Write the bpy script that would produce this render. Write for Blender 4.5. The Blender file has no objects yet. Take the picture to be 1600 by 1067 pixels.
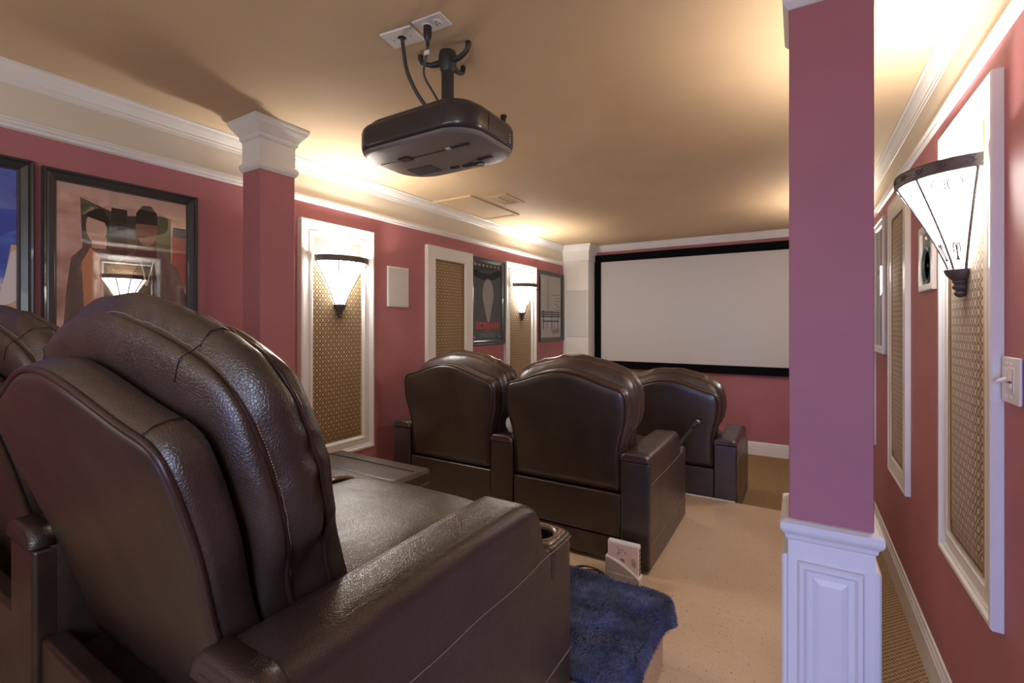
import bpy, bmesh, math, random
from math import sin, cos, pi, radians, sqrt, atan2
from mathutils import Vector, Matrix, noise
random.seed(7)
S = bpy.context.scene
C = S.collection

# ------------------------------------------------------------------ camera, world, light, exposure
CAMZ = 1.416
cd = bpy.data.cameras.new('camera'); cam = bpy.data.objects.new('camera', cd); C.objects.link(cam)
cd.sensor_width = 36; cd.lens = 738 / 1600 * 36; cd.shift_y = -27 / 1600; cd.clip_start = .02
cam.location = (0, 0, CAMZ); cam.rotation_euler = (pi / 2, 0, radians(31.3))
S.camera = cam
vs = S.view_settings
vs.view_transform = 'Standard'; vs.look = 'None'; vs.gamma = 1; vs.use_curve_mapping = False
vs.exposure = 1.95
w = bpy.data.worlds.new('world'); S.world = w; w.use_nodes = True
w.node_tree.nodes['Background'].inputs[0].default_value = (.75, .8, 1, 1)
w.node_tree.nodes['Background'].inputs[1].default_value = .3

def area(name, loc, size, size_y, energy, col, target):
    l = bpy.data.lights.new(name, 'AREA'); l.shape = 'RECTANGLE'; l.size = size; l.size_y = size_y
    l.energy = energy; l.color = col
    o = bpy.data.objects.new(name, l); C.objects.link(o); o.location = loc
    o.rotation_euler = (Vector(target) - Vector(loc)).to_track_quat('-Z', 'Y').to_euler()
    return o
# two cool fills added for unseen light behind the camera; no doorway is built
area('rear_cool_fill', (.12, -2.12, .95), .55, 1.3, 1.7, (.28, .40, 1.0), (.10, 1.4, .55)).data.spread = radians(60)
area('side_cool_fill', (.43, -1.0, 1.55), .8, 1.1, 8, (.74, .84, 1.0), (-1.2, .2, .9))
area('ceiling_bounce_fill', (-1.3, -1.0, 1.75), 1.6, .8, 3, (1, .94, .87), (-1.3, -.5, 2.4))  # added upward fill to brighten the ceiling by bounce, no fixture here
SCONCE_W = 2.3      # the bulb of each sconce
SHADE_E = 8.5       # glow of its glass

# ------------------------------------------------------------------ room numbers (metres)
XL, XR, YB, YR, ZC = -2.585, .4555, 5.76, -2.2, 2.416
Z1, Z2 = .166, .400           # platform tops

# ------------------------------------------------------------------ materials
def mat(name, col, rough=.5, metal=0, spec=.5, coat=0, build=None, emis=None, es=0, sheen=0):
    m = bpy.data.materials.new(name); m.use_nodes = True
    nt = m.node_tree; b = nt.nodes['Principled BSDF']
    b.inputs['Base Color'].default_value = (*col, 1); b.inputs['Roughness'].default_value = rough
    b.inputs['Metallic'].default_value = metal; b.inputs['Specular IOR Level'].default_value = spec
    b.inputs['Coat Weight'].default_value = coat; b.inputs['Sheen Weight'].default_value = sheen
    if emis: b.inputs['Emission Color'].default_value = (*emis, 1); b.inputs['Emission Strength'].default_value = es
    if build: build(nt, b)
    return m
def N(nt, t, **k):
    n = nt.nodes.new(t)
    for a, v in k.items():
        if a in n.inputs.keys() if False else False: pass
        setattr(n, a, v)
    return n
def coords(nt, scale=(1, 1, 1)):
    tc = nt.nodes.new('ShaderNodeTexCoord'); mp = nt.nodes.new('ShaderNodeMapping')
    mp.inputs['Scale'].default_value = scale; nt.links.new(tc.outputs['Object'], mp.inputs[0]); return mp.outputs[0]
def noise_n(nt, vec, scale, detail=3, rough=.5):
    n = nt.nodes.new('ShaderNodeTexNoise'); n.inputs['Scale'].default_value = scale
    n.inputs['Detail'].default_value = detail; n.inputs['Roughness'].default_value = rough
    nt.links.new(vec, n.inputs['Vector']); return n.outputs[0]
def ramp(nt, fac, stops):
    r = nt.nodes.new('ShaderNodeValToRGB'); e = r.color_ramp.elements
    while len(e) < len(stops): e.new(.5)
    for i, (p, c) in enumerate(stops): e[i].position = p; e[i].color = (*c, 1)
    nt.links.new(fac, r.inputs[0]); return r.outputs[0]
def bump(nt, b, h, strength, dist=.001, prev=None):
    n = nt.nodes.new('ShaderNodeBump'); n.inputs['Strength'].default_value = strength; n.inputs['Distance'].default_value = dist
    nt.links.new(h, n.inputs['Height'])
    if prev: nt.links.new(prev, n.inputs['Normal'])
    nt.links.new(n.outputs[0], b.inputs['Normal']); return n.outputs[0]
def math_n(nt, op, a, b=None, c=None):
    n = nt.nodes.new('ShaderNodeMath'); n.operation = op
    for i, v in enumerate((a, b, c)):
        if v is None: continue
        if isinstance(v, (int, float)): n.inputs[i].default_value = v
        else: nt.links.new(v, n.inputs[i])
    return n.outputs[0]

def leather_b(c1, c2, grain=1.0, fold=1.0):
    def f(nt, b):
        v = coords(nt)
        nt.links.new(ramp(nt, noise_n(nt, v, 7, 4), [(.3, c1), (.75, c2)]), b.inputs['Base Color'])
        vo = nt.nodes.new('ShaderNodeTexVoronoi'); vo.feature = 'DISTANCE_TO_EDGE'; vo.inputs['Scale'].default_value = 210
        nt.links.new(v, vo.inputs['Vector'])
        cl = math_n(nt, 'MINIMUM', vo.outputs['Distance'], .18)
        b.inputs['Specular IOR Level'].default_value = .9
        p = bump(nt, b, cl, .6 * grain, .0022) if grain else None
        p2 = bump(nt, b, noise_n(nt, v, 30, 2), .3 * fold, .003, p)
        bump(nt, b, noise_n(nt, v, 9, 2), .3 * fold, .008, p2)
        r = ramp(nt, noise_n(nt, v, 11, 3), [(.3, (.30,) * 3), (.8, (.37,) * 3)])
        nt.links.new(r, b.inputs['Roughness'])
    return f
M = {}
M['leather'] = mat('brown_leather', (.05, .025, .02), .36, build=leather_b((.036, .0225, .0175), (.062, .039, .030)))
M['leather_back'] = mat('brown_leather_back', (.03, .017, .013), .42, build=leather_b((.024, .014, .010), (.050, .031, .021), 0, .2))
M['leather_far'] = mat('brown_leather_smooth', (.05, .025, .02), .36, build=leather_b((.040, .023, .019), (.070, .040, .033), 0, .8))
M['thread'] = mat('stitching_thread', (.34, .26, .20), .6)
M['piping'] = mat('leather_piping', (.045, .022, .019), .34)
def paint(c, amt=.06, sc=3):
    def f(nt, b):
        v = coords(nt)
        a = tuple(x * (1 - amt) for x in c); d = tuple(x * (1 + amt) for x in c)
        nt.links.new(ramp(nt, noise_n(nt, v, sc, 3), [(.35, a), (.7, d)]), b.inputs['Base Color'])
        bump(nt, b, noise_n(nt, v, 220, 2), .12, .0008)
    return f
ROSE = (.41, .15, .168)
M['rose'] = mat('rose_wall_paint', ROSE, .6, build=paint(ROSE, .05))
M['ceil'] = mat('tan_ceiling_paint', (.65, .49, .305), .7, build=paint((.66, .495, .31), .04, 2))
M['band'] = mat('cream_band_paint', (.70, .64, .54), .6, build=paint((.70, .64, .54), .03))
M['white'] = mat('white_trim_paint', (.78, .76, .74), .36, build=paint((.78, .765, .75), .02, 8))
M['plastic_white'] = mat('white_plastic', (.80, .77, .76), .3)
M['plastic_grey'] = mat('warm_grey_plastic', (.36, .32, .31), .4)
M['pink_plastic'] = mat('pale_pink_plastic', (.72, .56, .55), .35)
M['iron'] = mat('bronze_iron', (.15, .13, .125), .5, .6, build=lambda nt, b: bump(nt, b, noise_n(nt, coords(nt), 90, 3), .5, .003))
M['frame'] = mat('black_frame_lacquer', (.035, .035, .037), .28, coat=.4)
M['black'] = mat('black_velvet', (.004, .004, .005), .9, spec=.1)
M['dark'] = mat('dark_plastic', (.02, .02, .021), .4)
M['screen'] = mat('projection_screen_fabric', (.58, .575, .575), .85, spec=.1)
M['metal'] = mat('bright_metal', (.7, .7, .7), .25, 1)
M['proj'] = mat('projector_shell', (.055, .050, .052), .3, .4, coat=.4, build=lambda nt, b: bump(nt, b, noise_n(nt, coords(nt), 500, 2), .15, .0005))
M['proj_bottom'] = mat('projector_underside', (.30, .29, .275), .38, .35)
M['mount'] = mat('dark_powder_coat', (.045, .045, .045), .45, .2)
M['bronze'] = mat('antique_bronze', (.2, .14, .10), .42, .6, build=lambda nt, b: (nt.links.new(ramp(nt, noise_n(nt, coords(nt), 120, 3), [(.4, (.10, .055, .045)), (.62, (.42, .33, .27))]), b.inputs['Base Color']), bump(nt, b, noise_n(nt, coords(nt), 150, 2), .6, .003)) and None)
M['bronze_ring'] = mat('brushed_bronze', (.34, .27, .20), .35, .8)
def mdf(nt, b):
    v = coords(nt)
    a = ramp(nt, noise_n(nt, v, 2.2, 4), [(.3, (.58, .42, .28)), (.7, (.70, .53, .37))])
    s = ramp(nt, noise_n(nt, v, 85, 2), [(.27, (.35,) * 3), (.345, (1,) * 3)])
    g = ramp(nt, noise_n(nt, v, 300, 2), [(.3, (.88,) * 3), (.7, (1.06,) * 3)])
    m1 = nt.nodes.new('ShaderNodeMix'); m1.data_type = 'RGBA'; m1.blend_type = 'MULTIPLY'; m1.inputs[0].default_value = 1
    nt.links.new(a, m1.inputs[6]); nt.links.new(s, m1.inputs[7])
    m2 = nt.nodes.new('ShaderNodeMix'); m2.data_type = 'RGBA'; m2.blend_type = 'MULTIPLY'; m2.inputs[0].default_value = 1
    nt.links.new(m1.outputs[2], m2.inputs[6]); nt.links.new(g, m2.inputs[7])
    nt.links.new(m2.outputs[2], b.inputs['Base Color'])
    bump(nt, b, noise_n(nt, v, 120, 3), .2, .001)
M['mdf'] = mat('tan_board', (.55, .4, .25), .6, build=mdf)
def carpet(nt, b):
    v = coords(nt)
    sx = nt.nodes.new('ShaderNodeSeparateXYZ'); nt.links.new(v, sx.inputs[0])
    X = math_n(nt, 'MULTIPLY', sx.outputs[0], 2 * pi / .022); Y = math_n(nt, 'MULTIPLY', sx.outputs[1], 2 * pi / .026)
    wv = math_n(nt, 'MULTIPLY', math_n(nt, 'SINE', X), math_n(nt, 'SINE', Y))
    wv2 = math_n(nt, 'MULTIPLY_ADD', noise_n(nt, v, 90, 3), 1.6, wv)
    cl = ramp(nt, math_n(nt, 'MULTIPLY_ADD', wv2, .25, .35), [(.25, (.11, .065, .03)), (.6, (.40, .27, .14)), (.9, (.55, .40, .23))])
    nt.links.new(cl, b.inputs['Base Color']); bump(nt, b, wv2, .8, .004)
M['carpet'] = mat('woven_brown_carpet', (.25, .17, .09), .95, spec=.1, build=carpet)
def damask(nt, b):
    v = coords(nt)
    sx = nt.nodes.new('ShaderNodeSeparateXYZ'); nt.links.new(v, sx.inputs[0])
    p = math_n(nt, 'MULTIPLY', sx.outputs[1], 1 / .040); q = math_n(nt, 'MULTIPLY', sx.outputs[2], 1 / .052)
    # rotated lattice: u = p+q, w = p-q -> cells are diamonds
    u = math_n(nt, 'ADD', p, q); w_ = math_n(nt, 'SUBTRACT', p, q)
    fu = math_n(nt, 'ABSOLUTE', math_n(nt, 'SUBTRACT', math_n(nt, 'FRACT', u), .5))
    fw = math_n(nt, 'ABSOLUTE', math_n(nt, 'SUBTRACT', math_n(nt, 'FRACT', w_), .5))
    mx = math_n(nt, 'MAXIMUM', fu, fw)               # .5 at lattice lines, 0 at cell centre
    line = math_n(nt, 'GREATER_THAN', mx, .45)
    nz = noise_n(nt, v, 260, 2)
    motif = math_n(nt, 'LESS_THAN', math_n(nt, 'ADD', math_n(nt, 'ADD', fu, fw), math_n(nt, 'MULTIPLY', nz, .35)), .50)
    k = math_n(nt, 'MAXIMUM', line, motif)
    wv = math_n(nt, 'MULTIPLY', noise_n(nt, v, 500, 1), .5)
    cl = ramp(nt, math_n(nt, 'ADD', math_n(nt, 'MULTIPLY', k, .7), math_n(nt, 'MULTIPLY', wv, .4)), [(.1, (.115, .066, .028)), (.35, (.17, .10, .045)), (.8, (.56, .39, .20)), (1, (.66, .5, .28))])
    nt.links.new(cl, b.inputs['Base Color']); bump(nt, b, k, .5, .002)
M['damask'] = mat('gold_lattice_fabric', (.35, .24, .12), .65, build=damask, sheen=.2)
M['cord_trim'] = mat('gold_gimp_trim', (.42, .28, .13), .6)
M['fur'] = mat('navy_fur', (.012, .022, .08), .55, sheen=.6, build=lambda nt, b: nt.links.new(ramp(nt, noise_n(nt, coords(nt), 8, 5, .65), [(.34, (.005, .012, .045)), (.50, (.028, .05, .16)), (.66, (.15, .19, .40))]), b.inputs['Base Color']) and None)
M['fur_base'] = mat('navy_fur_backing', (.008, .014, .045), .9)
M['grille'] = mat('speaker_grille_cloth', (.60, .59, .57), .8)
M['glow'] = mat('lit_frosted_glass', (.9, .88, .82), .4, emis=(1, .95, .89), es=SHADE_E)
def glass(nt, b):
    nt.nodes.remove(b)
    o = nt.nodes['Material Output']; t = nt.nodes.new('ShaderNodeBsdfTransparent'); g = nt.nodes.new('ShaderNodeBsdfGlossy')
    g.inputs['Roughness'].default_value = .01; t.inputs[0].default_value = (.96, .97, .97, 1)
    fr = nt.nodes.new('ShaderNodeFresnel'); fr.inputs[0].default_value = 1.7
    mx = nt.nodes.new('ShaderNodeMixShader'); nt.links.new(fr.outputs[0], mx.inputs[0])
    nt.links.new(t.outputs[0], mx.inputs[1]); nt.links.new(g.outputs[0], mx.inputs[2]); nt.links.new(mx.outputs[0], o.inputs[0])
M['glass'] = mat('picture_glass', (1, 1, 1), .02, build=glass)
_flat = {}
def flat(r, g, b_, rough=.5):
    k = (r, g, b_, rough)
    if k not in _flat:
        c = [((x / 255 + .055) / 1.055) ** 2.4 if x > 10 else x / 255 / 12.92 for x in (r, g, b_)]
        _flat[k] = mat('print_ink', c, rough, spec=.3)
    return _flat[k]

# ------------------------------------------------------------------ helpers
def obj(name, me, parent=None, loc=None, smooth=False):
    o = bpy.data.objects.new(name, me); C.objects.link(o)
    if parent: o.parent = parent
    if loc: o.location = loc
    if smooth:
        me.polygons.foreach_set('use_smooth', [True] * len(me.polygons))
    return o
def mesh(name, v, f, m, parent=None, smooth=False, loc=None, mats=None, mi=None):
    me = bpy.data.meshes.new(name); me.from_pydata([tuple(p) for p in v], [], f)
    for x in (mats or [m]): me.materials.append(x)
    if mi: me.polygons.foreach_set('material_index', mi)
    bm = bmesh.new(); bm.from_mesh(me); bmesh.ops.recalc_face_normals(bm, faces=bm.faces); bm.to_mesh(me); bm.free()
    me.update()
    return obj(name, me, parent, loc, smooth)
def bevel(o, w_, seg=2, angle=40):
    b = o.modifiers.new('bevel', 'BEVEL'); b.width = w_; b.segments = seg; b.limit_method = 'ANGLE'; b.angle_limit = radians(angle)
    o.data.polygons.foreach_set('use_smooth', [True] * len(o.data.polygons)); b.harden_normals = True
    return o
def box(name, x0, x1, y0, y1, z0, z1, m, parent=None, bv=0, seg=2, rel=True):
    v = [(x, y, z) for x in (x0, x1) for y in (y0, y1) for z in (z0, z1)]
    f = [(0, 1, 3, 2), (4, 6, 7, 5), (0, 4, 5, 1), (2, 3, 7, 6), (0, 2, 6, 4), (1, 5, 7, 3)]
    o = mesh(name, v, f, m, parent)
    if bv: bevel(o, bv, seg)
    return o
def tag(o, label=None, cat=None, group=None, kind=None):
    for k, v in (('label', label), ('category', cat), ('group', group), ('kind', kind)):
        if v: o[k] = v
    return o
def thing(name, loc, label, cat, group=None, rotz=0):
    o = bpy.data.objects.new(name, None); C.objects.link(o); o.location = loc; o.rotation_euler = (0, 0, rotz)
    o.empty_display_size = .05
    return tag(o, label, cat, group)
def copy_tree(o, parent=None):
    c = o.copy(); C.objects.link(c)
    if parent: c.parent = parent
    for ch in [x for x in C.objects if x.parent == o]: copy_tree(ch, c)
    return c
def rings_mesh(rings, closed=True, cap0=True, cap1=True):
    n = len(rings[0]); v = [p for r in rings for p in r]; f = []
    for i in range(len(rings) - 1):
        for j in range(n if closed else n - 1):
            k = (j + 1) % n
            f.append((i * n + j, i * n + k, (i + 1) * n + k, (i + 1) * n + j))
    if cap0: f.append(tuple(range(n)))
    if cap1: f.append(tuple(reversed(range((len(rings) - 1) * n, len(rings) * n))))
    return v, f
def tube_data(pts, r, seg=8, closed=False):
    pts = [Vector(p) for p in pts]; n = len(pts); rings = []
    up = Vector((0, 0, 1)); prev = None
    for i, p in enumerate(pts):
        a = pts[(i - 1) % n] if (i > 0 or closed) else p
        b = pts[(i + 1) % n] if (i < n - 1 or closed) else p
        t = (b - a).normalized()
        if prev is None:
            s = t.cross(up)
            if s.length < .1: s = t.cross(Vector((1, 0, 0)))
        else: s = prev - t * prev.dot(t)
        s.normalize(); prev = s; u = t.cross(s)
        rr = r[i] if isinstance(r, (list, tuple)) else r
        rings.append([p + (s * cos(2 * pi * k / seg) + u * sin(2 * pi * k / seg)) * rr for k in range(seg)])
    if closed:
        rings.append(rings[0]); return rings_mesh(rings, True, False, False)
    return rings_mesh(rings)
def tubes(name, lists, r, m, parent=None, seg=8, closed=False):
    V, F = [], []
    for pts in lists:
        v, f = tube_data(pts, r, seg, closed); o = len(V); V += v; F += [tuple(i + o for i in q) for q in f]
    return mesh(name, V, F, m, parent, True)
def lathe(name, prof, m, parent=None, seg=24, loc=(0, 0, 0), axis='Z', a0=0, a1=2 * pi, sx=1, sy=1, caps=True):
    full = abs(a1 - a0 - 2 * pi) < 1e-6; n = seg if full else seg + 1; rings = []
    for r, z in prof:
        ring = []
        for k in range(n):
            a = a0 + (a1 - a0) * k / seg; p = (r * cos(a) * sx, r * sin(a) * sy, z)
            if axis == 'X': p = (p[2], p[0], p[1])
            if axis == 'Y': p = (p[0], p[2], p[1])
            ring.append((p[0] + loc[0], p[1] + loc[1], p[2] + loc[2]))
        rings.append(ring)
    v, f = rings_mesh(rings, full, caps and full and prof[0][0] > 1e-4, caps and full and prof[-1][0] > 1e-4)
    o = mesh(name, v, f, m, parent, True)
    e = o.modifiers.new('edge', 'EDGE_SPLIT'); e.split_angle = radians(40)
    return o
def extrude_y(name, prof, y0, y1, m, parent=None):     # profile of (x,z) swept along y
    n = len(prof); v = [(x, y0, z) for x, z in prof] + [(x, y1, z) for x, z in prof]
    f = [(i, (i + 1) % n, n + (i + 1) % n, n + i) for i in range(n)] + [tuple(range(n)), tuple(range(2 * n - 1, n - 1, -1))]
    return mesh(name, v, f, m, parent)
def extrude_x(name, prof, x0, x1, m, parent=None):     # profile of (y,z) swept along x
    n = len(prof); v = [(x0, y, z) for y, z in prof] + [(x1, y, z) for y, z in prof]
    f = [(i, (i + 1) % n, n + (i + 1) % n, n + i) for i in range(n)] + [tuple(range(n)), tuple(range(2 * n - 1, n - 1, -1))]
    return mesh(name, v, f, m, parent)
def wall_map(side):
    if side == 'L': return lambda a, b, d: (XL + d, a, b)
    if side == 'R': return lambda a, b, d: (XR - d, a, b)
    if side == 'B': return lambda a, b, d: (a, YB - d, b)
def rect_frame(name, mp, a0, a1, b0, b1, prof, m, parent=None, off=(0, 0, 0)):
    """mitred frame: prof = [(inset, depth)...] going from the outer edge to the inner edge"""
    rings = []
    for i, d in prof:
        q = [(a0 + i, b0 + i), (a1 - i, b0 + i), (a1 - i, b1 - i), (a0 + i, b1 - i)]
        rings.append([Vector(mp(a, b, d)) - Vector(off) for a, b in q])
    v, f = rings_mesh(rings, True, False, False)
    return mesh(name, v, f, m, parent)
def square_moulding(name, cx, cy, hx, hy, prof, m, parent=None):
    """prof = [(offset from the body, z)...] lofted round a rectangular post"""
    rings = [[(cx + sx * (hx + o), cy + sy * (hy + o), z) for sx, sy in ((-1, -1), (1, -1), (1, 1), (-1, 1))] for o, z in prof]
    v, f = rings_mesh(rings); return mesh(name, v, f, m, parent)
def smooth01(a, b, x):
    t = max(0, min(1, (x - a) / (b - a))); return t * t * (3 - 2 * t)

# ------------------------------------------------------------------ room shell
T = .12
tag(box('floor', XL - T, XR + T, YR - T, YB + T, -.1, 0, M['carpet']), 'woven brown patterned carpet floor, lowest level of the theatre', kind='structure')
tag(box('ceiling', XL - T, XR + T, YR - T, YB + T, ZC, ZC + .1, M['ceil']), 'tan painted flat ceiling', kind='structure')
tag(box('wall_left', XL - T, XL, YR - T, YB + T, 0, ZC, M['rose']), 'rose painted left wall', kind='structure')
tag(box('wall_right', XR, XR + T, YR - T, YB + T, 0, ZC, M['rose']), 'rose painted right wall', kind='structure')
tag(box('wall_front', XL, XR, YB, YB + T, 0, ZC, M['rose']), 'rose painted wall behind the screen', kind='structure')
tag(box('wall_rear', XL, XR, YR - T, YR, 0, ZC, M['rose']), 'rose wall behind the seats', kind='structure')
# crown: upper cove, flat cream band, lower bead
def crown_side(side):
    s = 1 if side == 'L' else -1; X = XL if side == 'L' else XR
    up = [(0, 0), (.040, 0), (.040, -.010), (.034, -.014), (.029, -.030), (.018, -.050), (.013, -.056), (.013, -.066), (.009, -.070), (.009, -.082), (0, -.086)]
    lo = [(0, -.203), (.010, -.206), (.012, -.214), (.020, -.222), (.020, -.230), (.012, -.236), (.012, -.246), (0, -.252)]
    n = 'left' if side == 'L' else 'right'
    y1 = YB
    t1 = extrude_y('trim_1' if side == 'L' else 'trim_3', [(X + s * a * 1.0, ZC + b) for a, b in up], YR, y1, M['white']); tag(t1, 'white crown moulding along the %s wall at the ceiling' % n, kind='structure')
    bd = box('trim_5' if side == 'L' else 'trim_6', *( (X, X + s * .006) if s > 0 else (X + s * .006, X)), YR, y1, ZC - .204, ZC - .084, M['band']); tag(bd, 'cream painted band under the %s crown moulding' % n, kind='structure')
    t2 = extrude_y('trim_2' if side == 'L' else 'trim_4', [(X + s * a * 1.0, ZC + b) for a, b in lo], YR, y1, M['white']); tag(t2, 'white picture moulding under the cream band on the %s wall' % n, kind='structure')
    bs = [(0, 0), (.016, 0), (.016, .125), (.012, .132), (.012, .142), (.008, .150), (.006, .165), (0, .168)]
    b_ = extrude_y('baseboard_' + n, [(X + s * a, b) for a, b in bs], YR, y1, M['white']); tag(b_, 'white baseboard along the %s wall' % n, kind='structure')
crown_side('L'); crown_side('R')
upb = [(0, 0), (.038, 0), (.038, -.010), (.030, -.018), (.018, -.044), (.012, -.050), (.012, -.062), (.006, -.066), (.006, -.078), (0, -.080)]
tag(extrude_x('trim_7', [(YB - a, ZC + b) for a, b in upb], XL, XR, M['white']), 'white crown moulding above the screen', kind='structure')
bs = [(0, 0), (.016, 0), (.016, .105), (.012, .112), (.012, .122), (.006, .135), (0, .140)]
tag(extrude_x('baseboard_front', [(YB - a, b) for a, b in bs], XL, XR, M['white']), 'white baseboard under the screen', kind='structure')

# platforms
PX1 = .135
p1 = tag(box('trim_8', XL, PX1, YR, 3.63, 0, Z1 - .004, M['mdf']), 'tan board platform carrying the middle row', kind='structure'); p1.name = 'platform'
# board sheets laid over the platform
for x0, x1, y0, y1 in ((XL, PX1, 1.766, 3.64), (-.424, PX1, .9, 1.7655), (-.424, PX1, .2, .8995)):
    s_ = box('board', x0, x1, y0, y1, Z1 - .0035, Z1, M['mdf'], p1, .0008, 1)
p2 = tag(box('platform', XL, -.427, YR, 1.765, Z1, Z2, M['mdf']), 'higher tan board platform carrying the back row', kind='structure')
box('edge_strip', -.4268, -.4215, YR, 1.764, Z2 - .032, Z2 + .001, mat('pale_pink_board', (.66, .48, .38), .6), p2, .001, 1)
tag(box('trim_9', XL, -.385, 3.632, 3.648, .06, Z1 + .006, M['white'], None, .003), 'white nosing strip on the front edge of the middle platform', kind='structure')

# ------------------------------------------------------------------ columns
def column(cx, cy, hx, hy, label, group):
    t = thing('square_column', (0, 0, 0), label, 'column', group)
    box('shaft', cx - hx, cx + hx, cy - hy, cy + hy, .95, 2.19, M['rose'], t, .002, 1)
    # white capital: crown, flat neck, bead
    square_moulding('capital', cx, cy, hx, hy, [(.0015, 2.170), (.004, 2.172), (.012, 2.184), (.014, 2.192), (.014, 2.204), (.004, 2.216), (.002, 2.222), (.002, 2.318), (.008, 2.324), (.012, 2.332), (.012, 2.344), (.018, 2.352), (.030, 2.370), (.042, 2.386), (.048, 2.398), (.052, 2.402), (.052, ZC - .0005)], M['white'], t)
    ped = square_moulding('pedestal', cx, cy, hx, hy, [(.002, .002), (.002, .90), (.006, .905), (.008, .914), (.016, .924), (.018, .930), (.018, .944), (.008, .950), (.0, .951)], M['white'], t)
    # raised panel with its moulding on each face
    pf = [(0, 0), (0, .010), (.004, .014), (.012, .014), (.018, .007), (.022, .006), (.030, .006)]
    pf2 = [(0, 0), (.0, .004), (.014, .010), (.016, .010)]
    faces = {'-y': (lambda a, b, d: (cx + a, cy - hy - .002 - d, b), hx), '+y': (lambda a, b, d: (cx + a, cy + hy + .002 + d, b), hx),
             '-x': (lambda a, b, d: (cx - hx - .002 - d, cy + a, b), hy), '+x': (lambda a, b, d: (cx + hx + .002 + d, cy + a, b), hy)}
    for k, (mp, h) in faces.items():
        pn = rect_frame('panel_moulding', mp, -h + .018, h - .018, .30, .855, pf, M['white'], t)
        rf = rect_frame('raised_panel', mp, -h + .047, h - .047, .33, .825, pf2, M['white'], t)
        q = -h + .047 + .016
        mesh('panel_face', [mp(q, .346, .010), (mp(-q, .346, .010)), mp(-q, .809, .010), mp(q, .809, .010)], [(0, 1, 2, 3)], M['white'], t)
    square_moulding('plinth', cx, cy, hx, hy, [(.016, 0), (.016, .22), (.010, .235), (.003, .24)], M['white'], t)
    return t
column(.061, 1.41, .0818, .0925, 'purple-shadowed rose column with white panelled pedestal in the right foreground', None)
column(-2.301, 1.41, .0738, .0925, 'rose column with white capital between the left posters and the first wall sconce', None)
# white corner column with the speaker grille
t = thing('corner_column', (0, 0, 0), 'white boxed corner column with a grille beside the screen', 'column')
box('shaft', XL + .001, -2.235, 5.50, YB - .001, 0, 2.21, M['white'], t, .002, 1)
square_moulding('capital', -2.41, 5.63, .177, .132, [(.0, 2.205), (.006, 2.212), (.006, 2.325), (.010, 2.332), (.014, 2.345), (.024, 2.375), (.036, 2.395), (.038, ZC - .001)], M['white'], t)
box('speaker_grille', XL + .06, -2.246, 5.490, 5.50, 1.275, 1.840, M['grille'], t, .002)
rect_frame('grille_bead', lambda a, b, d: (a, 5.50 - d, b), XL + .05, -2.238, 1.265, 1.850, [(0, 0), (0, .012), (.01, .012), (.01, .005)], M['white'], t)

# ------------------------------------------------------------------ screen
t = thing('projection_screen', (-1.067, YB - .03, 1.60), 'wide white projection screen with black velvet border on the far wall', 'screen')
ox, oy, oz = t.location
rect_frame('screen_border', lambda a, b, d: (a - ox, YB - d - oy, b - oz), -2.244, .110, .867, 2.292, [(0, .003), (0, .050), (.004, .054), (.086, .054), (.091, .046), (.091, .040)], M['black'], t)
box('screen_fabric', -2.17 - ox, .036 - ox, -.008, -.004, .945 - oz, 2.215 - oz, M['screen'], t)
rect_frame('backing', lambda a, b, d: (a - ox, YB - d - oy, b - oz), -2.235, .10, .876, 2.283, [(0, 0.003), (0, .03), (.5, .03)], M['dark'], t)

# ------------------------------------------------------------------ fabric panels
def fabric_panel(side, y0, y1, label, z0=.560, z1=2.060, inn=.095, grand=True, th=.034):
    mp0 = wall_map(side); cy = (y0 + y1) / 2; cz = (z0 + z1) / 2
    base = mp0(cy, cz, 0); t = thing('fabric_panel', base, label, 'wall panel', None)
    mp = lambda a, b, d: tuple(Vector(mp0(a, b, d)) - Vector(base))
    i = inn
    if grand:
        prof = [(0, 0), (0, th), (.004, th + .004), (.016, th + .004), (.022, th - .004), (.028, th - .004), (.034, th - .010), (i - .030, th - .012), (i - .026, th - .006), (i - .016, th - .004), (i - .010, th - .010), (i - .002, th - .016), (i, .010)]
    else:
        prof = [(0, 0), (0, th), (.006, th), (.012, th - .004), (i - .008, th - .004), (i - .004, th - .008), (i, .010)]
    rect_frame('panel_frame', mp, y0, y1, z0, z1, prof, M['white'], t)
    f = [mp(y0 + i - .004, z0 + i - .004, .013), mp(y1 - i + .004, z0 + i - .004, .013), mp(y1 - i + .004, z1 - i + .004, .013), mp(y0 + i - .004, z1 - i + .004, .013)]
    # padded fabric: slight cushion shape
    V, F = [], []; na, nb = 8, 24
    for a in range(na + 1):
        for b in range(nb + 1):
            u, v_ = a / na, b / nb
            d = .008 + .012 * min(1, 6 * min(u, 1 - u), 20 * min(v_, 1 - v_)) 
            V.append(mp(y0 + i + (y1 - y0 - 2 * i) * u, z0 + i + (z1 - z0 - 2 * i) * v_, d))
    for a in range(na):
        for b in range(nb):
            k = a * (nb + 1) + b; F.append((k, k + 1, k + nb + 2, k + nb + 1))
    mesh('fabric', V, F, M['damask'], t, True)
    g = i + .003
    tubes('gimp_cord', [[mp(y0 + g, z0 + g, .013), mp(y1 - g, z0 + g, .013), mp(y1 - g, z1 - g, .013), mp(y0 + g, z1 - g, .013)]], .0035, M['cord_trim'], t, 6, True)
    return t
fabric_panel('L', 1.760, 2.332, 'left wall fabric panel right of the left column, carrying a lit sconce')
fabric_panel('L', 2.895, 3.508, 'left wall fabric panel without sconce, left of the dark grey poster', inn=.108, grand=False)
fabric_panel('L', 4.085, 4.735, 'farthest left wall fabric panel, carrying a lit sconce right of the grey poster')
fabric_panel('R', 1.714, 2.270, 'near right wall fabric panel under the big lit sconce, beside the switch', .61, 2.085, th=.022)
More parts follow.
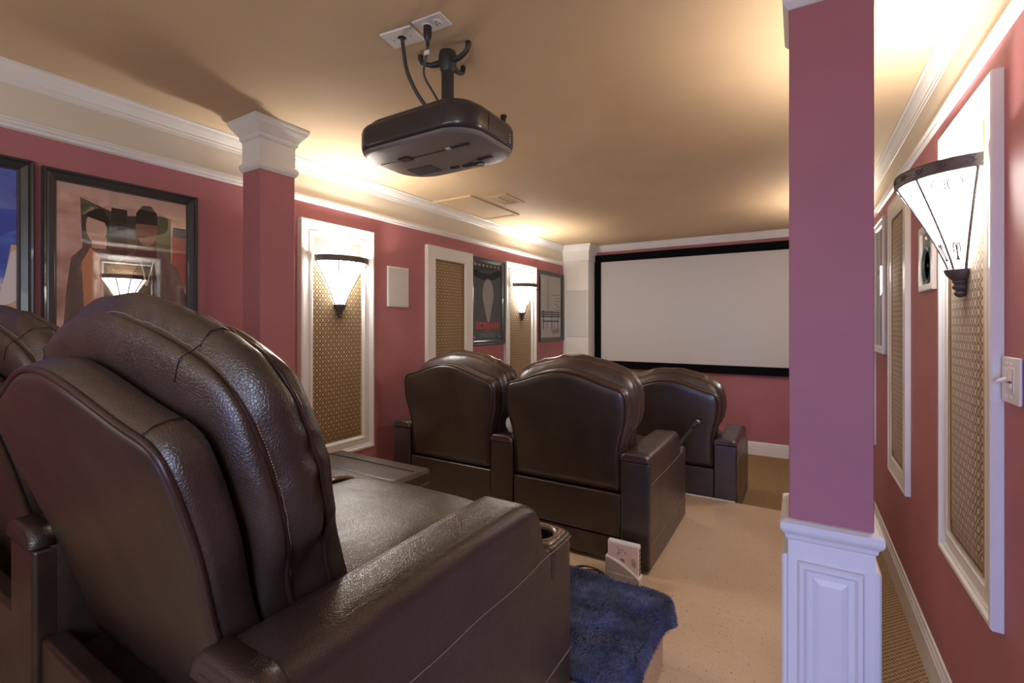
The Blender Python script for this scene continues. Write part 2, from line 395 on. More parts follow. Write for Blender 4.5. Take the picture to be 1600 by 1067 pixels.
fabric_panel('R', 2.917, 3.440, 'right wall fabric panel without sconce, next to the round speaker', .59, 2.09, inn=.095, grand=False, th=.022)
fabric_panel('R', 4.105, 4.70, 'farthest right wall fabric panel, mostly hidden behind the right column', .58, 2.09)

# ------------------------------------------------------------------ sconces
def sconce(side, cy, label, dz=0):
    mp0 = wall_map(side)
    base = Vector(mp0(cy, 1.535 + dz, .014)); rot = -pi / 2 if side == 'L' else pi / 2
    t = thing('wall_sconce', base, label, 'wall lamp', 'half-bowl wall sconces', rot)
    # local: x along the wall, y out of the wall, z up ; rim at z=.295
    R0, R1, H = .034, .184, .280
    def prof(u): return R0 + (R1 - R0) * (u ** 1.18), H * u     # radius, height
    sy = .86
    yo = .012
    def P(a, u, e=0):
        r, z = prof(u); r += e
        return (r * cos(a), yo + r * sin(a) * sy, z)
    nU, nA = 14, 28
    V, F = [], []
    for i in range(nU + 1):
        for j in range(nA + 1): V.append(P(pi * j / nA, i / nU, -.006))
    for i in range(nU):
        for j in range(nA):
            k = i * (nA + 1) + j; F.append((k, k + 1, k + nA + 2, k + nA + 1))
    mesh('glass_shade', V, F, M['glow'], t, True)
    # rim band
    rb = []
    for j in range(nA + 1):
        a = pi * j / nA
        rb.append([((R1 + e) * cos(a), yo + (R1 + e) * sin(a) * sy, z) for e, z in ((.0, H - .006), (.007, H - .002), (.005, H + .004), (.006, H + .026), (.009, H + .031), (.0, H + .033), (-.004, H + .028), (-.004, H - .004))])
    v, f = rings_mesh(rb); mesh('rim', v, f, M['iron'], t, True)
    # scrolls on the rim
    sc = []
    for q in range(9):
        a0 = pi * (q + .5) / 9; pts = []
        for k in range(14):
            th = k / 13 * 2.4 * pi; rr = .010 * (1 - k / 17)
            pts.append(((R1 + .008) * cos(a0 + rr * cos(th) / R1 * 1.2), yo + (R1 + .008) * sin(a0 + rr * cos(th) / R1 * 1.2) * sy, H + .015 + rr * sin(th)))
        sc.append(pts)
    tag(tubes('rim_scrolls', sc, .0016, M['iron'], t, 5), kind='stuff')
    ribs = [0.02, .30, .5, .70, .98]
    for a in ribs:
        tubes('rib', [[P(pi * a, u / 12, .0015) for u in range(13)]], .0040, M['iron'], t, 6)
    # wire scrollwork between the ribs
    wr = []
    for i in range(4):
        c = (ribs[i] + ribs[i + 1]) / 2
        for (u0, ru, ra) in ((.86, .085, .062), (.20, .13, .035)):
            for sg in (-1, 1):
                pts = []
                for k in range(15):
                    th = k / 14 * 1.7 * pi
                    pts.append(P(pi * (c + sg * (ra * .6 + ra * .7 * cos(th) * (1 - k / 30))), max(.02, min(.98, u0 + ru * sin(th) * (1 - k / 30))), .001))
                wr.append(pts)
    tag(tubes('wire_scrolls', wr, .0019, M['iron'], t, 4), kind='stuff')
    lathe('base_cup', [(.004, -.030), (.020, -.026), (.034, -.012), (.042, .002), (.043, .008), (.036, .010), (.002, .010)], M['iron'], t, 20, (0, yo + .006, 0), sy=.9)
    lathe('finial', [(.001, -.078), (.010, -.074), (.016, -.064), (.011, -.056), (.018, -.050), (.020, -.044), (.014, -.036), (.020, -.030), (.018, -.024), (.002, -.020)], M['iron'], t, 14, (0, yo + .006, 0))
    box('wall_plate', -.022, .022, -.012, .0, -.055, .06, M['iron'], t, .004)
    lathe('bulb', [(.001, .05), (.010, .06), (.012, .085), (.020, .115), (.022, .13), (.014, .148), (.001, .154)], M['bulb'], t, 14, (0, yo + .045, .05))
    l = bpy.data.lights.new('sconce_light', 'AREA'); l.shape = 'DISK'; l.size = .06; l.energy = SCONCE_W; l.color = (1, .93, .84)
    lo = bpy.data.objects.new('sconce_light', l); C.objects.link(lo); lo.parent = t; lo.location = (0, yo + .085, .255); lo.rotation_euler = (pi - .12, 0, 0)
M['bulb'] = mat('lit_bulb', (1, 1, 1), .3, emis=(1, .9, .75), es=12)
sconce('L', 2.046, 'lit iron and glass sconce on the first left wall panel, nearest the left column')
sconce('L', 4.41, 'lit iron and glass sconce farthest along the left wall, right of the grey poster')
sconce('R', 1.955, 'large lit iron and glass sconce on the near right wall panel', .040)
sconce('R', 4.41, 'lit sconce on the farthest right wall panel behind the right column', .02)

# ------------------------------------------------------------------ framed pictures
FP = [(0, 0), (0, .022), (.004, .028), (.010, .026), (.014, .020), (.018, .022), (.036, .014), (.040, .009), (.044, .008), (.046, .004)]
def picture(side, y0, y1, z0, z1, label, prof=FP, fm=None, name='framed_poster', cat='poster', glass_on=True):
    mp0 = wall_map(side); base = mp0((y0 + y1) / 2, z0, 0); t = thing(name, base, label, cat)
    s = -1 if side == 'R' else 1
    mp = lambda a, b, d: tuple(Vector(mp0(a, b, d)) - Vector(base))
    rect_frame('frame', mp, y0, y1, z0, z1, prof, fm or M['frame'], t)
    i = prof[-1][0] - .003
    if glass_on:
        mesh('glass_pane', [mp(y0 + i, z0 + i, .0075), mp(y1 - i, z0 + i, .0075), mp(y1 - i, z1 - i, .0075), mp(y0 + i, z1 - i, .0075)], [(0, 1, 2, 3)], M['glass'], t)
    A0, A1, B0, B1 = y0 + i, y1 - i, z0 + i, z1 - i
    def Q(u, v, d=.003): return mp(A0 + (A1 - A0) * u, B0 + (B1 - B0) * v, d)
    return t, Q, mp
class Print:
    def __init__(s, Q): s.Q = Q; s.v = []; s.f = []; s.m = []; s.mi = []; s.k = 0; s.ky = 1
    def poly(s, pts, m):
        s.k += 1; d = .003 + .00002 * s.k; o = len(s.v)
        s.v += [s.Q(max(0, min(1, u)), max(0, min(1, v * s.ky)), d) for u, v in pts]; s.f.append(tuple(range(o, o + len(pts))))
        if m not in s.m: s.m.append(m)
        s.mi.append(s.m.index(m))
    def ell(s, cx, cy, rx, ry, m, n=24, a0=0): s.poly([(cx + rx * cos(2 * pi * k / n), cy + ry * sin(2 * pi * k / n)) for k in range(n)], m)
    def rect(s, x0, x1, y0, y1, m): s.poly([(x0, y0), (x1, y0), (x1, y1), (x0, y1)], m)
    def done(s, t, name='print'):
        me = bpy.data.meshes.new(name); me.from_pydata(s.v, [], s.f)
        for m in s.m: me.materials.append(m)
        me.polygons.foreach_set('material_index', s.mi); return obj(name, me, t)
def lettering(txt, t, Q, u, v, wfrac_h, m, side, squeeze=1.0, name='lettering', parent=None, mp=None, align='CENTER'):
    """text as mesh, laid flat on the print; wfrac_h = cap height in metres"""
    cu = bpy.data.curves.new('text', 'FONT'); cu.body = txt; cu.size = wfrac_h / .70; cu.extrude = .0002; cu.align_x = align; cu.offset = .0035
    tmp = bpy.data.objects.new('tmp', cu); C.objects.link(tmp)
    dg = bpy.context.evaluated_depsgraph_get(); me = bpy.data.meshes.new_from_object(tmp.evaluated_get(dg))
    bpy.data.objects.remove(tmp)
    me.materials.clear(); me.materials.append(m)
    p = Vector(Q(u, v, .0045))
    for vt in me.vertices:
        x, y, z = vt.co; x *= squeeze
        vt.co = (p.x + z * (1 if side == 'L' else -1), p.y + (x if side == 'L' else -x), p.z + y) if side in 'LR' else vt.co
    return obj(name, me, t)

# blue poster at the left edge of the picture (only its right part is seen)
t, Q, mp = picture('L', -.05, .610, 1.205, 2.055, 'black framed blue print cut off by the left edge of the photo')
def sky_print(nt, b):
    v = coords(nt, (1, 1.2, 2.2)); sx = nt.nodes.new('ShaderNodeSeparateXYZ'); tc = nt.nodes.new('ShaderNodeTexCoord'); nt.links.new(tc.outputs['Object'], sx.inputs[0])
    h = math_n(nt, 'ADD', math_n(nt, 'MULTIPLY', sx.outputs[2], 1.25), math_n(nt, 'MULTIPLY', math_n(nt, 'SUBTRACT', noise_n(nt, v, 5, 4), .5), .75))
    nt.links.new(ramp(nt, h, [(.12, (.70, .42, .28)), (.25, (.72, .40, .36)), (.32, (.13, .25, .72)), (.42, (.75, .68, .72)), (.5, (.08, .20, .72)), (.66, (.02, .09, .55)), (.95, (.10, .16, .55))]), b.inputs['Base Color'])
P = Print(Q); P.rect(0, 1, 0, 1, mat('blue_sky_print', (.1, .2, .6), .4, build=sky_print))
P.poly([(.86, .0), (1, .0), (1, .62), (.97, .62), (.93, .40)], flat(225, 190, 160)); P.poly([(.90, .30), (1, .34), (1, .60), (.97, .58)], flat(232, 226, 230))
P.poly([(.3, .62), (.75, .78), (1, .80), (1, .70), (.8, .60), (.5, .5)], flat(35, 70, 190))
P.done(t)
# two-figure poster: a plain stand-in with two figures in brown coats against a warm blurred street
t, Q, mp = picture('L', .633, 1.199, 1.205, 2.047, 'black framed brown print of two standing figures, left of the column')
def warm(nt, b):
    v = coords(nt); n = noise_n(nt, v, 8, 2)
    nt.links.new(ramp(nt, n, [(.3, (.30, .13, .10)), (.5, (.58, .32, .26)), (.72, (.78, .55, .46))]), b.inputs['Base Color'])
def coat(c):
    def f(nt, b):
        v = coords(nt, (1, 1, .6)); n = noise_n(nt, v, 16, 3)
        nt.links.new(ramp(nt, n, [(.32, tuple(x * .45 for x in c)), (.6, c), (.8, tuple(min(1, x * 2.1) for x in c))]), b.inputs['Base Color'])
    return f
P = Print(Q); P.rect(0, 1, 0, 1, mat('blurred_street_print', (.5, .3, .25), .4, build=warm))
P.poly([(.18, .60), (.48, .52), (.78, .60), (.80, .90), (.45, .86), (.16, .93)], flat(74, 68, 56))
P.poly([(.55, .60), (.86, .62), (.86, .90), (.60, .88)], flat(104, 104, 70))
P.rect(.38, .50, .60, .90, flat(58, 50, 42))
P.poly([(0, .95), (1, .88), (1, 1), (0, 1)], flat(205, 170, 155)); P.poly([(.87, .45), (1, .45), (1, .80), (.87, .82)], flat(176, 96, 84)); P.rect(.88, 1, .78, .84, flat(60, 40, 38))
c1 = mat('dark_coat_print', (.10, .05, .04), .4, build=coat((.13, .07, .055))); c2 = mat('plum_coat_print', (.2, .1, .09), .4, build=coat((.21, .11, .10)))
P.ky = 1.09
P.poly([(.03, 0), (.07, .38), (.10, .54), (.22, .63), (.36, .60), (.42, .40), (.40, 0)], c1)
P.poly([(.20, .12), (.17, .52), (.23, .60), (.30, .56), (.33, .30), (.28, .10)], flat(206, 140, 104))
P.ell(.275, .71, .075, .085, flat(214, 172, 156)); P.poly([(.20, .76), (.22, .80), (.32, .81), (.37, .75), (.36, .70), (.33, .74)], flat(44, 32, 30))
P.poly([(.24, .60), (.34, .60), (.35, .66), (.24, .66)], flat(205, 160, 144))
P.poly([(.33, 0), (.36, .42), (.42, .54), (.58, .62), (.76, .62), (.93, .52), (1, .36), (1, 0)], c2)
P.poly([(.52, 0), (.54, .48), (.60, .56), (.72, .55), (.75, .40), (.72, 0)], flat(58, 44, 46))
P.poly([(.56, .58), (.74, .58), (.73, .70), (.58, .70)], flat(84, 52, 42))
P.ell(.655, .745, .088, .105, flat(150, 106, 84)); P.poly([(.565, .76), (.57, .82), (.62, .865), (.69, .87), (.74, .83), (.745, .765)], flat(52, 36, 34))
P.poly([(.60, .56), (.645, .42), (.66, .42), (.72, .57), (.71, .57), (.655, .44), (.61, .56)], flat(205, 190, 170))
P.done(t)
# grey poster with red title
t, Q, mp = picture('L', 3.510, 4.072, 1.218, 2.045, 'black framed dark grey poster with red title and pale oval')
P = Print(Q); P.rect(0, 1, 0, 1, flat(112, 114, 119)); P.poly([(0, .90), (.3, .87), (.6, .87), (1, .95), (1, .86), (.7, .79), (.3, .78), (0, .82)], flat(34, 34, 35))
P.rect(0, 1, .93, 1, flat(120, 116, 104))
for k in range(7):
    P.rect(.03 + .14 * k, .11 + .14 * k, .955, .985, flat(226, 224, 218))
P.ell(.52, .60, .20, .20, flat(206, 200, 200), 32); P.poly([(.34, .55), (.70, .55), (.62, .34), (.56, .24), (.50, .24), (.42, .36)], flat(206, 200, 200))
P.rect(.20, .80, .085, .092, flat(170, 170, 172)); P.rect(.25, .75, .065, .072, flat(170, 170, 172)); P.rect(.2, .8, .045, .052, flat(170, 170, 172)); P.rect(.33, .70, .115, .120, flat(170, 170, 172))
P.rect(.03, .07, .03, .055, flat(220, 220, 220)); P.rect(.93, .97, .03, .055, flat(220, 220, 220))
P.done(t); lettering('SCREAM', t, Q, .50, .150, .062, flat(255, 84, 78), 'L', 1.18, 'title_lettering')
# bench picture
t, Q, mp = picture('L', 4.845, 5.475, 1.210, 2.047, 'black framed pale print with a grey park bench beside the corner column')
P = Print(Q); P.rect(0, 1, 0, 1, flat(243, 238, 232)); P.poly([(.28, .4), (.46, .4), (.42, .95), (.30, .95)], flat(228, 220, 208)); P.rect(0, 1, 0, .18, flat(236, 226, 220))
dk = flat(58, 62, 66)
for z in (.34, .375, .41): P.rect(.03, .97, z - .010, z + .010, dk)
P.rect(.10, .92, .255, .275, dk)
for x in (.12, .52, .84): P.rect(x, x + .035, .14, .44, dk)
for x in (.3, .66): P.rect(x, x + .02, .15, .26, dk)
for k, (x0, x1, z) in enumerate([(.55, .95, .70), (.70, .95, .65), (.72, .97, .60), (.68, .85, .55), (.75, .97, .51), (.66, .74, .46), (.78, .96, .46)]):
    P.rect(x0, x1, z - .012, z, flat(188, 150, 142))
P.poly([(.5, .12), (.9, .16), (.95, .08), (.6, .05)], flat(196, 172, 168)); P.done(t)
# right wall frame with glass (picture seen almost edge on)
silver = mat('silver_white_frame', (.62, .61, .60), .35, .2)
t, Q, mp = picture('R', 3.60, 4.078, 1.235, 2.075, 'silver framed pale picture on the right wall, reflecting lamp light', FP, silver)
P = Print(Q); P.rect(0, 1, 0, 1, flat(206, 204, 198)); P.rect(0, 1, .62, .66, flat(120, 114, 98)); P.rect(.1, .9, .66, .98, flat(224, 222, 214)); P.rect(.3, .45, .05, .62, flat(196, 182, 140)); P.done(t)

# ------------------------------------------------------------------ wall speakers and switch
base = (XL, 2.592, 1.545); t = thing('wall_speaker', base, 'white rectangular wall speaker cover between the first two left panels', 'speaker')
box('frame', 0, .010, -.110, .110, 0, .300, M['plastic_white'], t, .004); box('grille', .010, .013, -.100, .100, .010, .290, M['grille'], t, .001)
base = (XR, 2.545, 1.553); t = thing('wall_speaker', base, 'white framed in-wall speaker with bare dark cone beside the big sconce', 'speaker')
rect_frame('frame', lambda a, b, d: (-d, a, b), -.125, .125, 0, .272, [(0, 0), (0, .012), (.004, .014), (.026, .014), (.030, .004)], M['plastic_white'], t)
box('baffle', -.004, -.001, -.10, .10, .025, .247, mat('speaker_baffle', (.20, .27, .27), .5), t)
lathe('cone', [(.078, -.004), (.074, -.012), (.068, -.010), (.058, -.004), (.020, -.001), (.0, -.006)], mat('speaker_cone', (.03, .06, .07), .35), t, 28, (0, 0, .105), 'X')
lathe('tweeter', [(.018, -.004), (.016, -.010), (.006, -.012), (0, -.012)], M['metal'], t, 16, (0, .03, .215), 'X')
base = (XR, 1.650, 1.218); t = thing('light_switch', base, 'white double switch plate with toggle and dimmer beside the near right panel', 'switch')
box('plate', -.007, 0, -.0575, .0575, 0, .116, M['plastic_white'], t, .004, 3)
for y in (.028, -.002):
    for z in (.017, .099): lathe('screw', [(.0032, -.007), (.0028, -.0085), (0, -.0088)], M['plastic_white'], t, 10, (0, y - .006, z), 'X')
box('toggle_surround', -.0085, -.006, .016, .029, .030, .086, M['plastic_white'], t, .001)
v, f = tube_data([(-.007, .0225, .060), (-.016, .0225, .056), (-.026, .0225, .051)], [.0055, .005, .004], 8); mesh('toggle', v, f, M['plastic_white'], t, True)
box('dimmer_track', -.0085, -.006, -.027, .004, .028, .090, M['plastic_white'], t, .001)
box('dimmer_slot', -.0090, -.008, -.025, -.0225, .030, .088, M['plastic_grey'], t); box('dimmer_slider', -.012, -.008, -.020, .002, .040, .052, M['plastic_white'], t, .001)
box('indicator', -.0125, -.008, -.018, -.004, .0525, .0565, M['dark'], t)

# ------------------------------------------------------------------ ceiling: hatch, vent, outlet plates
t = thing('ceiling_hatch', (-2.39, 3.32, ZC), 'tan painted square access hatch in the ceiling by the left crown', 'hatch')
rect_frame('hatch_frame', lambda a, b, d: (a, b, -d), -.155, .222, -.372, .372, [(0, 0), (0, .014), (.004, .016), (.026, .012), (.030, .004)], M['ceil'], t)
box('hatch_door', -.14, .192, -.342, .342, -.006, -.001, M['ceil'], t, .002)
box('shadow_gap', .1925, .196, -.345, .345, -.0045, -.0005, M['dark'], t)
t = thing('ceiling_vent', (-2.012, 3.205, ZC), 'tan ceiling air vent with dark louvres beside the hatch', 'vent')
rect_frame('vent_frame', lambda a, b, d: (a, b, -d), -.098, .098, -.148, .148, [(0, 0), (0, .005), (.004, .008), (.03, .008), (.034, .003)], M['ceil'], t)
box('duct', -.066, .066, -.116, .116, -.002, -.0005, M['dark'], t)
for i in range(10):
    y = -.105 + i * .0233; s = mesh('slat', [(-.066, y, -.002), (.066, y, -.002), (.066, y + .007, -.008), (-.066, y + .007, -.008), (-.066, y + .001, -.001), (.066, y + .001, -.001), (.066, y + .0085, -.007), (-.066, y + .0085, -.007)], [(0, 1, 2, 3), (4, 7, 6, 5), (0, 4, 5, 1), (3, 2, 6, 7), (0, 3, 7, 4), (1, 5, 6, 2)], M['ceil'], t)
box('centre_bar', -.003, .003, -.116, .116, -.010, -.002, M['ceil'], t)
t = thing('ceiling_outlet', (-1.040, 1.200, ZC), 'white outlet plate on the ceiling with a black plug in it', 'outlet', None, radians(4))
box('plate', -.058, .058, -.036, .036, -.006, 0, M['plastic_white'], t, .003, 2)
for x in (-.020, .022):
    lathe('socket', [(.017, -.006), (.0165, -.0085), (0, -.0088)], M['plastic_white'], t, 20, (x, 0, 0))
for dx, dy, a in ((.016, .005, 0), (.028, .005, 0), (.022, -.007, 0)): box('slot', dx - .0012, dx + .0012, dy - .004, dy + .004, -.0096, -.0086, M['dark'], t)
t = thing('cable_plate', (-1.180, 1.205, ZC), 'white ceiling plate with a round hole passing a thick cable', 'cable plate', None, radians(8))
# plate with a real round hole
V, F = [], []; n = 32; R = .0155; hx, hy = .062, .042
for k in range(n):
    a = 2 * pi * k / n; V.append((R * cos(a), R * sin(a), -.006))
for k in range(n):
    a = 2 * pi * k / n; m_ = max(abs(cos(a)) / hx, abs(sin(a)) / hy); V.append((cos(a) / m_, sin(a) / m_, -.006))
for k in range(n): V.append((R * cos(2 * pi * k / n), R * sin(2 * pi * k / n), -.001))
for k in range(n): V.append((V[n + k][0] * 1.03, V[n + k][1] * 1.03, 0))
for k in range(n):
    q = (k + 1) % n; F += [(k, q, n + q, n + k), (k, 2 * n + k, 2 * n + q, q), (n + k, n + q, 3 * n + q, 3 * n + k)]
mesh('plate', V, F, M['plastic_white'], t)
box('box_recess', -.018, .018, -.018, .018, -.0008, -.0002, M['dark'], t)
lathe('screw', [(.003, -.006), (.0026, -.0075), (0, -.008)], M['plastic_grey'], t, 10, (-.034, 0, 0)); lathe('screw', [(.003, -.006), (.0026, -.0075), (0, -.008)], M['plastic_grey'], t, 10, (.036, 0, 0))

# ------------------------------------------------------------------ projector and mount
PXc, PYc = -1.184, 1.395
t = thing('ceiling_projector', (PXc, PYc, 2.052), 'dark grey video projector hanging upside down from the ceiling pole', 'projector')
def sq_ring(hx, hy, z, r, bulge=.0, n=12):
    pts = []
    for (cx, cy, a0) in ((hx - r, hy - r, 0), (-hx + r, hy - r, pi / 2), (-hx + r, -hy + r, pi), (hx - r, -hy + r, 3 * pi / 2)):
        for k in range(n + 1):
            a = a0 + pi / 2 * k / n; x = cx + r * cos(a); y = cy + r * sin(a)
            pts.append((x, y, z))
    out = []
    for x, y, z in pts:
        out.append((x * (1 + bulge * (1 - (y / hy) ** 2)), y * (1 + bulge * (1 - (x / hx) ** 2)), z))
    return out
t.scale = (1.13, 1.10, 1.06)
hx, hy = .236, .162
st = [(.93, .000, .10), (.965, .0035, .09), (.985, .012, .085), (1.0, .030, .08), (1.0, .080, .08), (.985, .092, .08), (.96, .098, .08), (.93, .100, .08)]
rings = [sq_ring(hx * s, hy * s - (0), z, r, .045) for s, z, r in st]
v, f = rings_mesh(rings[2:]); mesh('shell', v, f, M['proj'], t, True)
v, f = rings_mesh([sq_ring(hx * .60, hy * .60, -.003, .05, .03)] + rings[:3], True, True, False); mesh('underside', v, f, M['proj_bottom'], t, True)
# raised rear/top housing step
v, f = rings_mesh([sq_ring(hx * .90, hy * .90, .099, .07, .04), sq_ring(hx * .88, hy * .88, .112, .07, .04), sq_ring(hx * .84, hy * .84, .119, .07, .04)]); mesh('top_cover', v, f, M['proj'], t, True)
# seams, latches, marks under the shell
tubes('seam', [[(-hx * 1.0, -.052, .016), (-.21, -.052, -.0022), (0, -.050, -.0045), (.16, -.050, -.0030), (.222, -.050, .006), (hx * 1.035, -.050, .028), (hx * 1.045, -.050, .085)]], .0011, M['dark'], t, 5)
box('latch', -.115, -.070, -.070, -.038, -.0075, -.0020, M['dark'], t, .002)
box('label_sticker', .085, .175, -.062, -.050, -.0055, -.0020, M['dark'], t); box('label_white', .085, .103, -.063, -.049, -.0062, -.0020, M['plastic_white'], t)
box('latch', -.02, .015, .095, .110, -.0065, -.0010, M['dark'], t, .001)
box('foot_recess', .03, .115, .100, .122, -.0065, -.0010, M['dark'], t, .003); lathe('adjuster_foot', [(.012, -.012), (.012, -.002), (0, -.001)], M['plastic_grey'], t, 14, (.10, .118, 0))
mesh('arrow_mark', [(.062, .088, -.0060), (.088, .082, -.0060), (.088, .094, -.0060)], [(0, 1, 2)], M['dark'], t)
for k in range(6): box('vent_slot', .115 + k * .010, .122 + k * .010, .070, .086, -.0058, -.0020, M['dark'], t)
box('filter_cover', -.17, -.06, .035, .105, -.0052, -.0020, mat('filter_grey', (.07, .066, .066), .5), t, .002)
box('port_panel', .2385, .2446, .066, .094, .022, .074, M['dark'], t, .002)
for k in range(4): lathe('port', [(.0035, .2440), (.0035, .2462), (0, .2462)], M['metal'], t, 8, (0, .073, .028 + k * .009), 'X')
lathe('lens_ring', [(.042, 0), (.044, .012), (.036, .016), (.030, .006), (0, .004)], M['dark'], t, 24, (-.10, .158, .05), 'Y')
lathe('focus_knob', [(.008, .118), (.008, .132), (.011, .134), (.011, .142), (0, .144)], M['dark'], t, 14, (.205, .10, 0))
for x, y in ((-.20, -.05), (-.165, -.10), (-.12, -.115)): lathe('cover_stud', [(.014, .112), (.012, .122), (0, .124)], M['proj'], t, 12, (x, y, 0))
t = thing('projector_mount', (-1.105, 1.362, ZC), 'dark metal pole mount with curved ceiling arms holding the projector', 'projector mount')
lathe('pole', [(.023, -.015), (.023, -.205), (.0235, -.206), (.0235, -.215)], M['mount'], t, 24)
lathe('ceiling_hub', [(.030, -.001), (.034, -.02), (.031, -.055), (.026, -.07), (.024, -.075)], M['mount'], t, 20)
for a in (radians(200), radians(-8), radians(95)):
    pts = []
    dx, dy = cos(a), sin(a)
    prof = [(.018, -.034), (.04, -.040), (.062, -.042), (.085, -.036), (.100, -.028), (.106, -.012), (.106, -.001)]
    v, f = tube_data([(dx * r, dy * r, z) for r, z in prof], [.014, .012, .010, .009, .009, .010, .010], 8); mesh('arm', v, f, M['mount'], t, True)
    lathe('bolt', [(.005, -.052), (.005, -.03), (0, -.03)], M['metal'], t, 8, (dx * .03, dy * .03, 0))
lathe('swivel_joint', [(.030, -.205), (.052, -.214), (.060, -.224), (.060, -.236), (.045, -.244), (.02, -.246)], M['dark'], t, 24)
for k in range(4):
    a = pi / 4 + k * pi / 2; box('clamp', .052 * cos(a) - .010, .052 * cos(a) + .010, .052 * sin(a) - .012, .052 * sin(a) + .012, -.252, -.222, M['dark'], t, .003)
    pts = [(.05 * cos(a), .05 * sin(a), -.240), (.10 * cos(a), .075 * sin(a), -.246), (.14 * cos(a), .10 * sin(a), -.2515)]
    v, f = tube_data(pts, .008, 6); mesh('spider_leg', v, f, M['mount'], t, True)
def bez(pts, n=10):
    pts = [Vector(p) for p in pts]; out = []
    for i in range(len(pts) - 1):
        p0 = pts[max(0, i - 1)]; p1 = pts[i]; p2 = pts[i + 1]; p3 = pts[min(len(pts) - 1, i + 2)]
        for k in range(n):
            u = k / n; out.append(.5 * ((2 * p1) + (-p0 + p2) * u + (2 * p0 - 5 * p1 + 4 * p2 - p3) * u * u + (-p0 + 3 * p1 - 3 * p2 + p3) * u ** 3))
    out.append(pts[-1]); return out
cordm = mat('brown_black_cable', (.05, .04, .038), .45)
o = tubes('video_cable', [bez([(-1.180, 1.205, ZC - .002), (-1.176, 1.207, 2.375), (-1.172, 1.222, 2.30), (-1.150, 1.252, 2.225), (-1.118, 1.285, 2.168)])], .0068, cordm, None, 10)
tag(o, 'thick dark cable from the hole in the ceiling plate down to the projector', 'cable')
t = thing('hanging_cable', (-1.059, 1.200, ZC - .009), 'thin dark power cord with moulded plug hanging from the ceiling outlet', 'cable')
lathe('plug', [(.014, 0), (.014, -.026), (.011, -.040), (.007, -.046), (.006, -.062), (0, -.062)], M['dark'], t, 16)
tubes('cord', [bez([(0, 0, -.055), (-.004, .002, -.085), (-.020, .006, -.118), (-.030, .020, -.150), (-.022, .055, -.190), (-.012, .085, -.228)])], .0040, cordm, t, 8)
box('cord_tag', -.013, .007, -.004, .002, -.092, -.078, M['plastic_white'], t, .001)

# ------------------------------------------------------------------ recliners
AW = .147
def outline(n=88, zb=.385, base=.918, hump=.080, passes=3):
    pts = []
    def hw(z): return .312 + .045 * smooth01(.58, .80, z)
    zs = [zb + (.88 - zb) * k / 30 for k in range(31)]
    left = [(-hw(z), z) for z in zs]
    top = []
    for k in range(41):
        x = -.342 + .684 * k / 40
        top.append((x, base + hump * (.5 + .5 * cos(pi * min(1, abs(x) / .335))) ** .8))
    right = [(hw(z), z) for z in reversed(zs)]
    raw = left + top + right
    # resample evenly
    L = [0]
    for a, b in zip(raw, raw[1:]): L.append(L[-1] + math.hypot(b[0] - a[0], b[1] - a[1]))
    out = []; j = 0
    for k in range(n):
        s = L[-1] * k / (n - 1)
        while j < len(L) - 2 and L[j + 1] < s: j += 1
        u = (s - L[j]) / max(1e-9, L[j + 1] - L[j]); out.append((raw[j][0] + (raw[j + 1][0] - raw[j][0]) * u, raw[j][1] + (raw[j + 1][1] - raw[j][1]) * u))
    for _ in range(passes):
        out = [out[0]] + [((out[i - 1][0] + 2 * out[i][0] + out[i + 1][0]) / 4, (out[i - 1][1] + 2 * out[i][1] + out[i + 1][1]) / 4) for i in range(1, n - 1)] + [out[-1]]
    return out
def offset(pts, d, wz=None, extra=None):
    n = len(pts); out = []
    for i, p in enumerate(pts):
        a = pts[max(0, i - 1)]; b = pts[min(n - 1, i + 1)]
        tx, tz = b[0] - a[0], b[1] - a[1]; l = math.hypot(tx, tz) or 1
        nx, nz = -tz / l, tx / l
        k = d * (wz(p[1]) if wz else 1) + (extra(i / (n - 1), p) if extra else 0)
        out.append((p[0] + nx * k, p[1] + nz * k))
    return out
